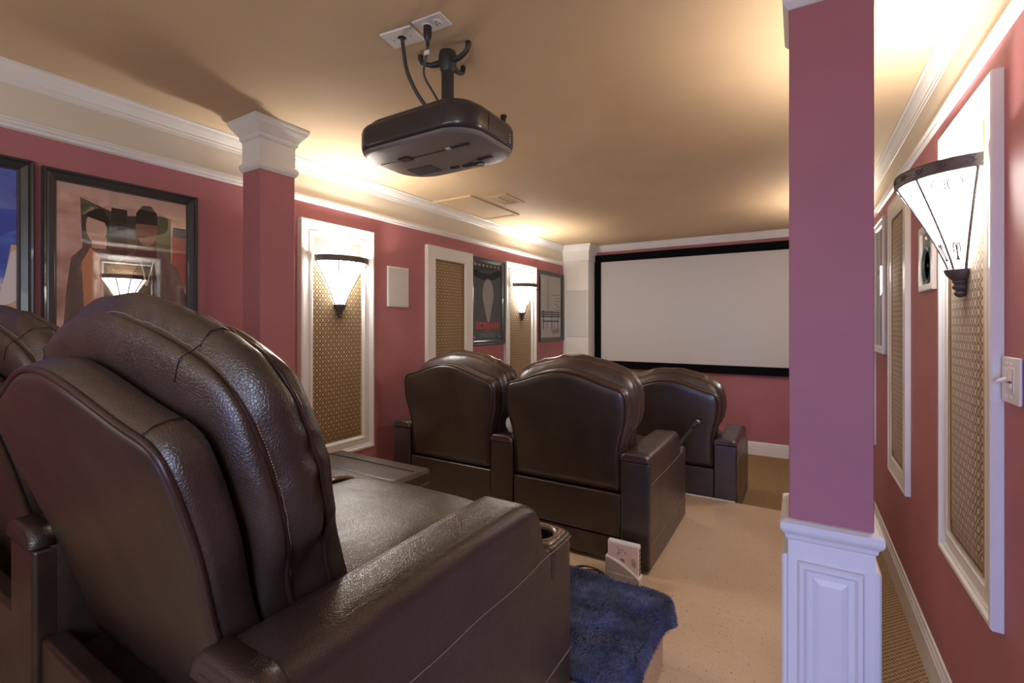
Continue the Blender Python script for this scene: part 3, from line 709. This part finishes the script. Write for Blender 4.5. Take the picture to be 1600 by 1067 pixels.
def build_arm(t, cx, seed=0, outer=None):
    hwid = AW / 2
    def h(y):
        ks = [(0.0, .590), (.10, .594), (.5, .600), (.60, .599), (.640, .594), (.668, .580), (.684, .558), (.692, .530), (.698, .500), (.708, .474), (.724, .458), (.742, .4505), (.743, .37), (.862, .37)]
        for (a, ha), (b, hb) in zip(ks, ks[1:]):
            if y <= b: return ha + (hb - ha) * (y - a) / (b - a)
        return ks[-1][1]
    ys = [.022, .03, .06, .12, .2, .3, .4, .5, .56, .60, .62, .640, .655, .668, .677, .684, .688, .692, .695, .698, .703, .708, .715, .724, .733, .742, .743, .80, .858, .866]
    rings = []
    for i, y in enumerate(ys):
        hh = h(y); ins = .004 if i in (0,) else 0
        if y > .86: ins = .004
        r = .036 if y < .60 else max(.012, .036 - (y - .60) * .18)
        w_ = hwid - ins + .002 * sin(y * 9 + seed) * (1 if y < .65 else 0)
        ring = [(cx - w_, y, .018)] + [(cx - w_, y, .018 + (hh - r - .018) * k / 5) for k in range(1, 6)]
        for k in range(1, 8):
            a = pi / 2 * k / 8; ring.append((cx - w_ + r - r * cos(a), y, hh - r + r * sin(a) - ins))
        ring += [(cx - w_ + r, y, hh - ins), (cx - w_ * .35, y, hh + (.004 if y < .6 else 0) - ins)]
        m = [(2 * cx - p[0], p[1], p[2]) for p in reversed(ring)]
        rings.append(ring + m)
    v, f = rings_mesh(rings); a = mesh('arm', v, f, M[LE], t, True)
    e = a.modifiers.new('edge', 'EDGE_SPLIT'); e.split_angle = radians(50)
    e = a.modifiers.new('normals', 'WEIGHTED_NORMAL'); e.keep_sharp = True
    # back cap and back panel
    cp = []
    for y, ins in ((-.010, .012), (-.013, .004), (-.010, -.001), (.0, -.004), (.03, -.0035)):
        ring = []; hh = .592 - ins; w_ = hwid - ins; r = .034; z0 = .556 + max(0, ins)
        ring = [(cx - w_, y, z0), (cx - w_, y, hh - r if hh - r > z0 else z0 + .001)]
        for k in range(1, 7):
            a_ = pi / 2 * k / 6; ring.append((cx - w_ + r - r * cos(a_), y, hh - r + r * sin(a_)))
        ring += [(2 * cx - p[0], p[1], p[2]) for p in reversed(ring)]; cp.append(ring)
    v, f = rings_mesh(cp); mesh('arm_cap', v, f, M[LE], a, True)
    bevel(box('arm_back', cx - hwid - .001, cx + hwid + .001, -.006, .040, .018, .5535, M['leather_back'], t), .010, 4)
    # stitched seams on both sides
    for sgn in ((-1, 1) if outer is None else (outer,)):
        X = lambda y: cx + sgn * (hwid + .0006 + (.002 * sin(y * 9 + seed) if .02 < y < .65 else 0))
        seam1 = [(X(.004 + .86 * k / 24), .004 + .86 * k / 24, .441 - .002 * sin(k * .9)) for k in range(25)]
        seam2 = [(X(.006), .006, .118)] + [(X(.02 + .845 * k / 24), .02 + .845 * k / 24, .137 - .012 * math.exp(-k * .8)) for k in range(25)]
        for q in (seam1, seam2): tubes('stitching', [q], .0011, M['thread'], a, 5)
    # tray block with cup holder at the front
    V, F = [], []; y0, y1 = .7405, .876; hc = (cx, .806); R = .046; n = 40
    w_ = hwid
    def sqp(a, z, g=0):
        hx_, hy_ = w_ - g, (y1 - y0) / 2 - g; c, s = cos(a), sin(a); p = 7
        k = (abs(c / hx_) ** p + abs(s / hy_) ** p) ** (-1 / p); return (cx + c * k, (y0 + y1) / 2 + s * k, z)
    rr = [[sqp(2 * pi * k / n, .362) for k in range(n)], [sqp(2 * pi * k / n, .443) for k in range(n)], [sqp(2 * pi * k / n, .449, .003) for k in range(n)], [sqp(2 * pi * k / n, .451, .009) for k in range(n)],
          [(hc[0] + R * cos(2 * pi * k / n), hc[1] + R * sin(2 * pi * k / n), .451) for k in range(n)], [(hc[0] + R * .95 * cos(2 * pi * k / n), hc[1] + R * .95 * sin(2 * pi * k / n), .380) for k in range(n)]]
    v, f = rings_mesh(rr, True, False, True); tb = mesh('tray_block', v, f, M[LE], t, True)
    e = tb.modifiers.new('edge', 'EDGE_SPLIT'); e.split_angle = radians(45)
    # ornate plate, ring and beads
    rr = [[sqp(2 * pi * k / n, .4505, .010) for k in range(n)], [sqp(2 * pi * k / n, .4555, .012) for k in range(n)], [sqp(2 * pi * k / n, .4555, .020) for k in range(n)], [(hc[0] + (R + .010) * cos(2 * pi * k / n), hc[1] + (R + .010) * sin(2 * pi * k / n), .4535) for k in range(n)]]
    v, f = rings_mesh(rr, True, False, False); cp_ = mesh('cup_holder', v, f, M['bronze'], t, True)
    lathe('cup_ring', [(.058, .4535), (.057, .4575), (.051, .4585), (.047, .455), (.0445, .452), (.0440, .446)], M['bronze_ring'], cp_, 40, (hc[0], hc[1], 0), caps=False)
    lathe('cup_well', [(.0442, .4465), (.0432, .400), (.042, .384)], M['dark'], cp_, 32, (hc[0], hc[1], 0), caps=False)
    mesh('cup_floor', [(hc[0] + .0425 * cos(2 * pi * k / 24), hc[1] + .0425 * sin(2 * pi * k / 24), .3855) for k in range(24)], [tuple(range(24))], M['dark'], cp_)
    B, BF = [], []
    for k in range(34):
        a_ = 2 * pi * k / 34; p = sqp(a_, .4565, .019 if k % 2 else .015); s_ = .0042 if k % 2 else .003
        o = len(B); B += [(p[0] + s_, p[1], p[2]), (p[0], p[1] + s_, p[2]), (p[0] - s_, p[1], p[2]), (p[0], p[1] - s_, p[2]), (p[0], p[1], p[2] + s_ * .8)]
        BF += [(o, o + 1, o + 4), (o + 1, o + 2, o + 4), (o + 2, o + 3, o + 4), (o + 3, o, o + 4)]
    mesh('bead_border', B, BF, M['bronze_ring'], cp_, True)
LE = 'leather'
def recliner(loc, label, arms, tilt=4.5, hinge=(.02, .385), footrest=False, pk=.9, dk=.86, gd=1.0, seed=1, group=None):
    t = thing('recliner', loc, label, 'recliner', group)
    for s in arms: build_arm(t, s * .40, seed + s, s)
    hwS = .400 - AW / 2 - .003
    # rear base panels
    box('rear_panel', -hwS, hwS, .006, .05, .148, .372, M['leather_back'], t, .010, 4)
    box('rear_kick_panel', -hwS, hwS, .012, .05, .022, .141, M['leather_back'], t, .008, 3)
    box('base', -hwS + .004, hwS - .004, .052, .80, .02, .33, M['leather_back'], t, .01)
    # seat cushion, puffy
    V, F = [], []; na, nb = 18, 20
    def sc(u, v, side):
        x = (u - .5) * 2; y = v
        e = (1 - abs(x) ** 5) * (1 - abs(2 * v - 1) ** 6)
        X = x * (hwS - .001); Y = .17 + .68 * v
        z = .36 + side * (.075 + .098 * max(0, e) ** .35 * (1 - .18 * (2 * v - 1) ** 2)) - .02 * (1 - v) * (side > 0)
        return (X * (1 - .02 * (1 - max(0, e) ** .3)), Y, z + .004 * noise.noise(Vector((X * 8, Y * 8, seed))))
    for sd in (1, -1):
        for a in range(na + 1):
            for b in range(nb + 1): V.append(sc(a / na, b / nb, 1 if sd > 0 else -.4))
    o = (na + 1) * (nb + 1)
    for a in range(na):
        for b in range(nb):
            k = a * (nb + 1) + b; F += [(k, k + nb + 1, k + nb + 2, k + 1), (o + k, o + k + 1, o + k + nb + 2, o + k + nb + 1)]
    bd = [a * (nb + 1) for a in range(na + 1)] + [na * (nb + 1) + b for b in range(1, nb + 1)] + [a * (nb + 1) + nb for a in range(na - 1, -1, -1)] + [b for b in range(nb - 1, 0, -1)]
    for i in range(len(bd)):
        p, q = bd[i], bd[(i + 1) % len(bd)]; F.append((p, q, o + q, o + p))
    s_ = mesh('seat_cushion', V, F, M[LE], t, True); m_ = s_.modifiers.new('sub', 'SUBSURF'); m_.levels = m_.render_levels = 1
    if not footrest:
        box('footrest', -hwS, hwS, .80, .882, .06, .40, M[LE], t, .022, 4)
    else:
        fr = box('footrest', -hwS, hwS, 1.145, 1.395, .262, .338, M[LE], t, .024, 4); fr.rotation_euler = (0, 0, 0)
        tubes('footrest_seam', [[(-hwS, 1.30, .338), (-.1, 1.302, .3405), (hwS - .03, 1.30, .339), (hwS - .01, 1.30, .32), (hwS, 1.30, .29)]], .0022, M['piping'], fr, 6)
        box('calf_pad', -hwS, hwS, .86, 1.13, .30, .355, M[LE], t, .02, 4)
        for x in (-.22, .22): tubes('footrest_linkage', [[(x, .78, .20), (x, 1.0, .27), (x, 1.22, .262)]], .008, M['mount'], t, 6)
    # ---- back, tilted about its hinge
    th = radians(tilt); hy, hz = hinge
    def TT(x, yb, z): # yb = forward from the back face
        dy, dz = yb, z - .385
        return (x, hy + dy * cos(th) - dz * sin(th), hz + dz * cos(th) + dy * sin(th))
    O = outline(); cxz = (0, .66)
    def scale(pts, k): return [(cxz[0] + (p[0] - cxz[0]) * k, cxz[1] + (p[1] - cxz[1]) * k) for p in pts]
    R = [[TT(x, -.010, z) for x, z in scale(O, .02)], [TT(x, -.010, z) for x, z in scale(O, .5)], [TT(x, -.009, z) for x, z in scale(O, .85)], [TT(x, -.006, z) for x, z in offset(O, -.020)], [TT(x, -.002, z) for x, z in offset(O, -.008)], [TT(x, .006, z) for x, z in offset(O, -.003)]]
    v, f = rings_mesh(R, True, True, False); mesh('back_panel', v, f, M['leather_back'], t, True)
    R = [[TT(x, y * gd, z) for x, z in offset(O, d)] for y, d in ((.004, -.006), (.006, .001), (.030, .006), (.060, .006), (.088, .001), (.098, -.010), (.10, -.03))]
    v, f = rings_mesh(R, True, False, True); g = mesh('back_frame', v, f, M[LE], t, True)
    tubes('piping', [[TT(x, .002, z) for x, z in offset(O, -.001)]], .0052, M['piping'], g, 6)
    # gusset seams at the shoulders
    sl = []
    for idx in (28, 59):
        sl.append([TT(*((lambda q: (q[0], y * gd, q[1]))(offset(O, d)[idx]))) for y, d in ((.006, .003), (.03, .0075), (.06, .0075), (.09, .002))])
    for q in sl: tubes('shoulder_seam', [q], .0011, M['piping'], g, 5)
    # pillow cushion
    n2 = 120; OC = outline(n2, .47, .922, .070, 26)
    wz = lambda z: (.05 + .55 * smooth01(.585, .72, z) + .40 * smooth01(.86, .95, z)) * pk
    def ex(A, fq, ph, B=.004):
        def e(s, p):
            w1 = smooth01(.56, .66, p[1])
            x = abs(noise.noise(Vector((s * fq, ph, seed * 3.1)))) ** .8
            top = (.020 - .055 * (1 - pk)) * smooth01(.88, .96, p[1])
            return w1 * (-A * x + top)
        return e
    spec = [(.100, -.050, 0, 5), (.108, -.020, .004, 9), (.120, .010, .004, 9), (.138, .042, .006, 12), (.156, .050, .006, 20), (.166, .046, .002, 30), (.172, .037, .003, 46), (.190, .058, .008, 30), (.215, .070, .008, 16), (.245, .071, .008, 16), (.272, .060, .013, 30), (.286, .043, .010, 60), (.290, .042, .006, 60), (.296, .045, .010, 60), (.315, .042, .010, 30), (.340, .022, .010, 18), (.358, -.010, .008, 12)]
    R = []; ctr = (0, .70); rings2 = {}
    Y = lambda y: .10 * gd + (y - .10) * dk
    for y, d, A, fq in spec:
        oo = offset(OC, d, wz, ex(A * 2.0, fq, y * 7))
        rings2[y] = [TT(x, Y(y), z) for x, z in oo]; R.append(rings2[y]); last = oo
    for k, y in ((.86, .372), (.65, .380), (.4, .372), (.2, .366), (.03, .362)):
        R.append([TT(ctr[0] + (x - ctr[0]) * k, Y(y) + .006 * noise.noise(Vector((x * 12 * k, z * 12 * k, seed))), ctr[1] + (z - ctr[1]) * k) for x, z in last])
    v, f = rings_mesh(R); cu = mesh('back_cushion', v, f, M[LE], t, True); m_ = cu.modifiers.new('sub', 'SUBSURF'); m_.levels = m_.render_levels = 1
    tubes('piping', [[Vector(p) * 1 for p in rings2[.172]]], .0050, M['piping'], cu, 6)
    tubes('piping', [[Vector(p) for p in rings2[.290]]], .0038, M['piping'], cu, 6)
    # vertical seam at the shoulder across the boxing, and stitch line beside the piping
    sl = []
    for idx in (40, 79): sl.append([rings2[y][idx] for y in (.120, .138, .156, .166, .190, .215, .245, .272, .286)])
    for q in sl: tubes('shoulder_seam', [[Vector(p) + (Vector(p) - Vector(TT(0, .2, .7))).normalized() * -.0002 for p in q]], .0011, M['piping'], cu, 5)
    st = [tuple(Vector(a).lerp(Vector(b), .45) + (Vector(a) - Vector(TT(0, .2, .7))).normalized() * .0004) for a, b in zip(rings2[.172], rings2[.190])]
    V, F = [], []
    for i in range(8, n2 - 9):
        for q in range(3):
            a_ = Vector(st[i]).lerp(Vector(st[i + 1]), q / 3 + .05); b_ = Vector(st[i]).lerp(Vector(st[i + 1]), q / 3 + .24)
            v, f = tube_data([a_, b_], .0009, 4); o = len(V); V += v; F += [tuple(j + o for j in ff) for ff in f]
    tag(mesh('stitches', V, F, M['thread'], cu, True), kind='stuff')
    return t
# back row (near the camera)
NX, NY = -1.005, .319
recliner((NX, NY, Z2), 'dark brown leather recliner filling the near left foreground, nearest the camera', (-1, 1), 17, (.095, .362), pk=1.05, dk=.60, gd=.62, seed=1)
recliner((NX - .80, NY, Z2), 'dark brown leather recliner cut off at the left edge, footrest extended', (-1,), 17, (.095, .362), True, pk=1.05, dk=.60, gd=.62, seed=2)
# middle row
LE = 'leather_far'
MX, MY = -1.1065, 2.358
recliner((MX, MY, Z1), 'brown leather recliner at the right end of the middle row, by the white router', (-1, 1), 5, (.022, .385), seed=3)
recliner((MX - .803, MY, Z1), 'brown leather recliner at the left end of the middle row, near the left wall', (-1,), 5, (.022, .385), seed=4)
# front row
recliner((-.849, 3.652, 0), 'brown leather recliner in the front row right before the screen', (-1, 1), 5, (.022, .385), seed=5)

# ------------------------------------------------------------------ things on and beside the seats
t = thing('flashlight', (-.71, 3.150, Z1 + .400), 'black flashlight with silver end standing tilted in the middle row cup holder', 'flashlight')
d = Vector((.62, .62, .92)).normalized(); L = .30
v, f = tube_data([d * 0, d * .02, d * .24], [.011, .012, .012], 14); mesh('barrel', v, f, M['dark'], t, True)
v, f = tube_data([d * .24, d * .245, d * .285], [.012, .015, .015], 14); mesh('head', v, f, M['dark'], t, True)
v, f = tube_data([d * .284, d * .292, d * .296], [.0155, .0155, .012], 14); mesh('bezel', v, f, M['metal'], t, True)
t = thing('squeeze_bottle', (-1.466, 2.402, Z1 + .606), 'small white teardrop bottle on the armrest between the middle row recliners', 'bottle')
lathe('body', [(.006, 0), (.012, .002), (.030, .035), (.034, .055), (.028, .080), (.012, .098), (.006, .102)], M['plastic_white'], t, 20)
lathe('nozzle', [(.009, .101), (.007, .118), (.002, .152), (0, .153)], M['plastic_white'], t, 12)
t = thing('wireless_router', (-.737, 2.275, Z1), 'small white upright router with pink face and grey stand by the middle row', 'router', None, radians(0))
hw_, dp, hh = .078, .017, .178
box('case', -hw_, hw_, -dp, dp, .006, hh, M['plastic_white'], t, .003)
box('face', -hw_ + .004, hw_ - .003, -dp - .0012, -dp + .001, .02, hh - .008, M['pink_plastic'], t, .001, 1)
def stand_prof():
    pts = [(-hw_ - .008, 0), (hw_ + .006, 0)]
    for k in range(13):
        u = 1 - k / 12; x = -hw_ - .008 + (2 * hw_ + .014) * u; pts.append((x, .024 + .078 * (1 - u ** 1.7)))
    return pts
sp = stand_prof(); n = len(sp)
for nm, ya, yb, mm, sh in (('stand', -dp - .012, dp + .008, M['plastic_white'], 0), ('stand_face', -dp - .0135, -dp - .011, M['plastic_grey'], .007)):
    q = [(x * (1 - sh * .3), max(0.001, z - sh)) for x, z in sp]
    v = [(x, ya, z) for x, z in q] + [(x, yb, z) for x, z in q]
    f = [(i, (i + 1) % n, n + (i + 1) % n, n + i) for i in range(n)] + [tuple(range(n)), tuple(range(2 * n - 1, n - 1, -1))]
    mesh(nm, v, f, mm, t)
# front emblem: looping line drawing with wave arcs
ink = flat(70, 62, 66); yy = -dp - .0016
def arc(cx, cz, r, a0, a1, n=10, sx=1): return [(cx + sx * r * cos(a0 + (a1 - a0) * k / n), yy, cz + r * sin(a0 + (a1 - a0) * k / n)) for k in range(n + 1)]
em = [arc(.028, .088, r, -.5, .95) for r in (.020, .027, .034)] + [arc(-.005, .086, r, .2, 2.2) for r in (.006, .010, .014)]
em += [[(-.026, yy, .158), (-.030, yy, .150), (-.024, yy, .142), (-.018, yy, .146), (-.012, yy, .142)], [(-.024, yy, .142), (-.020, yy, .132), (-.028, yy, .122), (-.026, yy, .112)], [(-.026, yy, .122), (-.018, yy, .126), (-.010, yy, .132)], [(-.006, yy, .143), (.000, yy, .146), (.005, yy, .142)], [(.006, yy, .134), (.012, yy, .136), (.016, yy, .130), (.011, yy, .126)]]
for q in em: tubes('emblem_line', [q], .0010, ink, t, 4)
cu = bpy.data.curves.new('text', 'FONT'); cu.body = 'S usrobotics router'; cu.size = .0165; cu.extrude = .0002; cu.align_x = 'CENTER'
tmp = bpy.data.objects.new('tmp', cu); C.objects.link(tmp); me = bpy.data.meshes.new_from_object(tmp.evaluated_get(bpy.context.evaluated_depsgraph_get())); bpy.data.objects.remove(tmp)
me.materials.clear(); me.materials.append(M['plastic_white'])
for vt in me.vertices: x, y, z = vt.co; vt.co = (x - .008, -dp - .0142 - z, y + .024)
obj('lettering', me, t)
for k in range(6): box('port', hw_ - .0005, hw_ + .0012, -.008, .008, .034 + k * .022, .050 + k * .022, M['dark'], t)
# router cable bundle on the floor
pts = [(-.80, 2.20, Z1 + .006)]
for k in range(44):
    a = k * .42; r = .055 + .012 * sin(k * .7); pts.append((-.885 + r * cos(a) * 1.15, 2.20 + r * .85 * sin(a), Z1 + .007 + .0012 * k * .5))
pts += [(-.98, 2.17, Z1 + .005), (-1.10, 2.22, Z1 + .005), (-1.3, 2.16, Z1 + .005), (-1.6, 2.25, Z1 + .005)]
o = tubes('power_cable', [bez(pts, 4)], .0036, M['dark'], None, 7); tag(o, 'coiled black cable lying on the floor left of the router', 'cable')

# ------------------------------------------------------------------ navy fur throw over the edge of the back platform
t = thing('fur_throw', (-.75, 1.50, Z2), 'navy blue shaggy fur throw spread over the platform edge', 'throw')
def throw(a, b):
    """a 0..1 across to the right, b 0..1 forward -> world point on the cloth"""
    xr = -.419 + .003 * sin(b * 9)
    x = -1.50 + (xr + 1.50) * min(1, a / .93)
    ey = 1.772; y = 1.215 + (ey - 1.215) * min(1, b / .86)
    z = Z2 + .016 + .012 * noise.noise(Vector((x * 6, y * 6, 1))) + .006 * noise.noise(Vector((x * 15, y * 15, 5)))
    ov = max(0, (b - .86) / .14)           # over the front edge
    oa = max(0, (a - .93) / .07); cr = smooth01(.55, .90, b)
    z -= max(.13 * ov ** 1.3, (.050 + .045 * cr) * oa ** 1.3); x -= .05 * ov * ov; y += .028 * min(1, ov * 2.2) + .01 * noise.noise(Vector((x * 9, 3, 3))) * ov
    x += oa * (.012 + .012 * cr)
    y += .0 * cr
    return Vector((x, y, z))
na, nb = 60, 60; V = [throw(a / na, b / nb) - Vector((-.75, 1.50, Z2)) for a in range(na + 1) for b in range(nb + 1)]
F = [(a * (nb + 1) + b, a * (nb + 1) + b + 1, (a + 1) * (nb + 1) + b + 1, (a + 1) * (nb + 1) + b) for a in range(na) for b in range(nb)]
cl = mesh('backing', V, F, M['fur_base'], t, True)
m_ = cl.modifiers.new('solid', 'SOLIDIFY'); m_.thickness = .008; m_.offset = 1
V, F = [], []; rnd = random.Random(3)
for i in range(90000):
    a = rnd.random() ** .62; b = rnd.random()
    p = throw(a, b); e = .004
    du = throw(min(1, a + e), b) - throw(max(0, a - e), b); dv = throw(a, min(1, b + e)) - throw(a, max(0, b - e))
    nrm = du.cross(dv)
    if nrm.length < 1e-9: continue
    nrm.normalize()
    fl = noise.noise_vector(Vector((p.x * 7, p.y * 7, 2.2)))
    dirn = (nrm * 1.0 + Vector((fl.x, fl.y, 0)) * 1.1 + Vector((rnd.uniform(-.35, .35), rnd.uniform(-.35, .35), rnd.uniform(-.1, .2))) + Vector((.22, .30, 0))).normalized()
    ln = rnd.uniform(.010, .019); wd = .0006; sd = dirn.cross(Vector((rnd.uniform(-1, 1), rnd.uniform(-1, 1), .3))).normalized() * wd
    p = p - Vector((-.75, 1.50, Z2)) + nrm * .006
    mid = p + dirn * ln * .55; tip = mid + (dirn * .6 + Vector((fl.x * .8, fl.y * .8, -.35))).normalized() * ln * .5
    o = len(V); V += [p - sd, p + sd, mid + sd * .8, mid - sd * .8, tip]; F += [(o, o + 1, o + 2, o + 3), (o + 3, o + 2, o + 4)]
me = bpy.data.meshes.new('fur'); me.from_pydata([tuple(q) for q in V], [], F); me.materials.append(M['fur']); tag(obj('fur', me, t, smooth=True), kind='stuff')
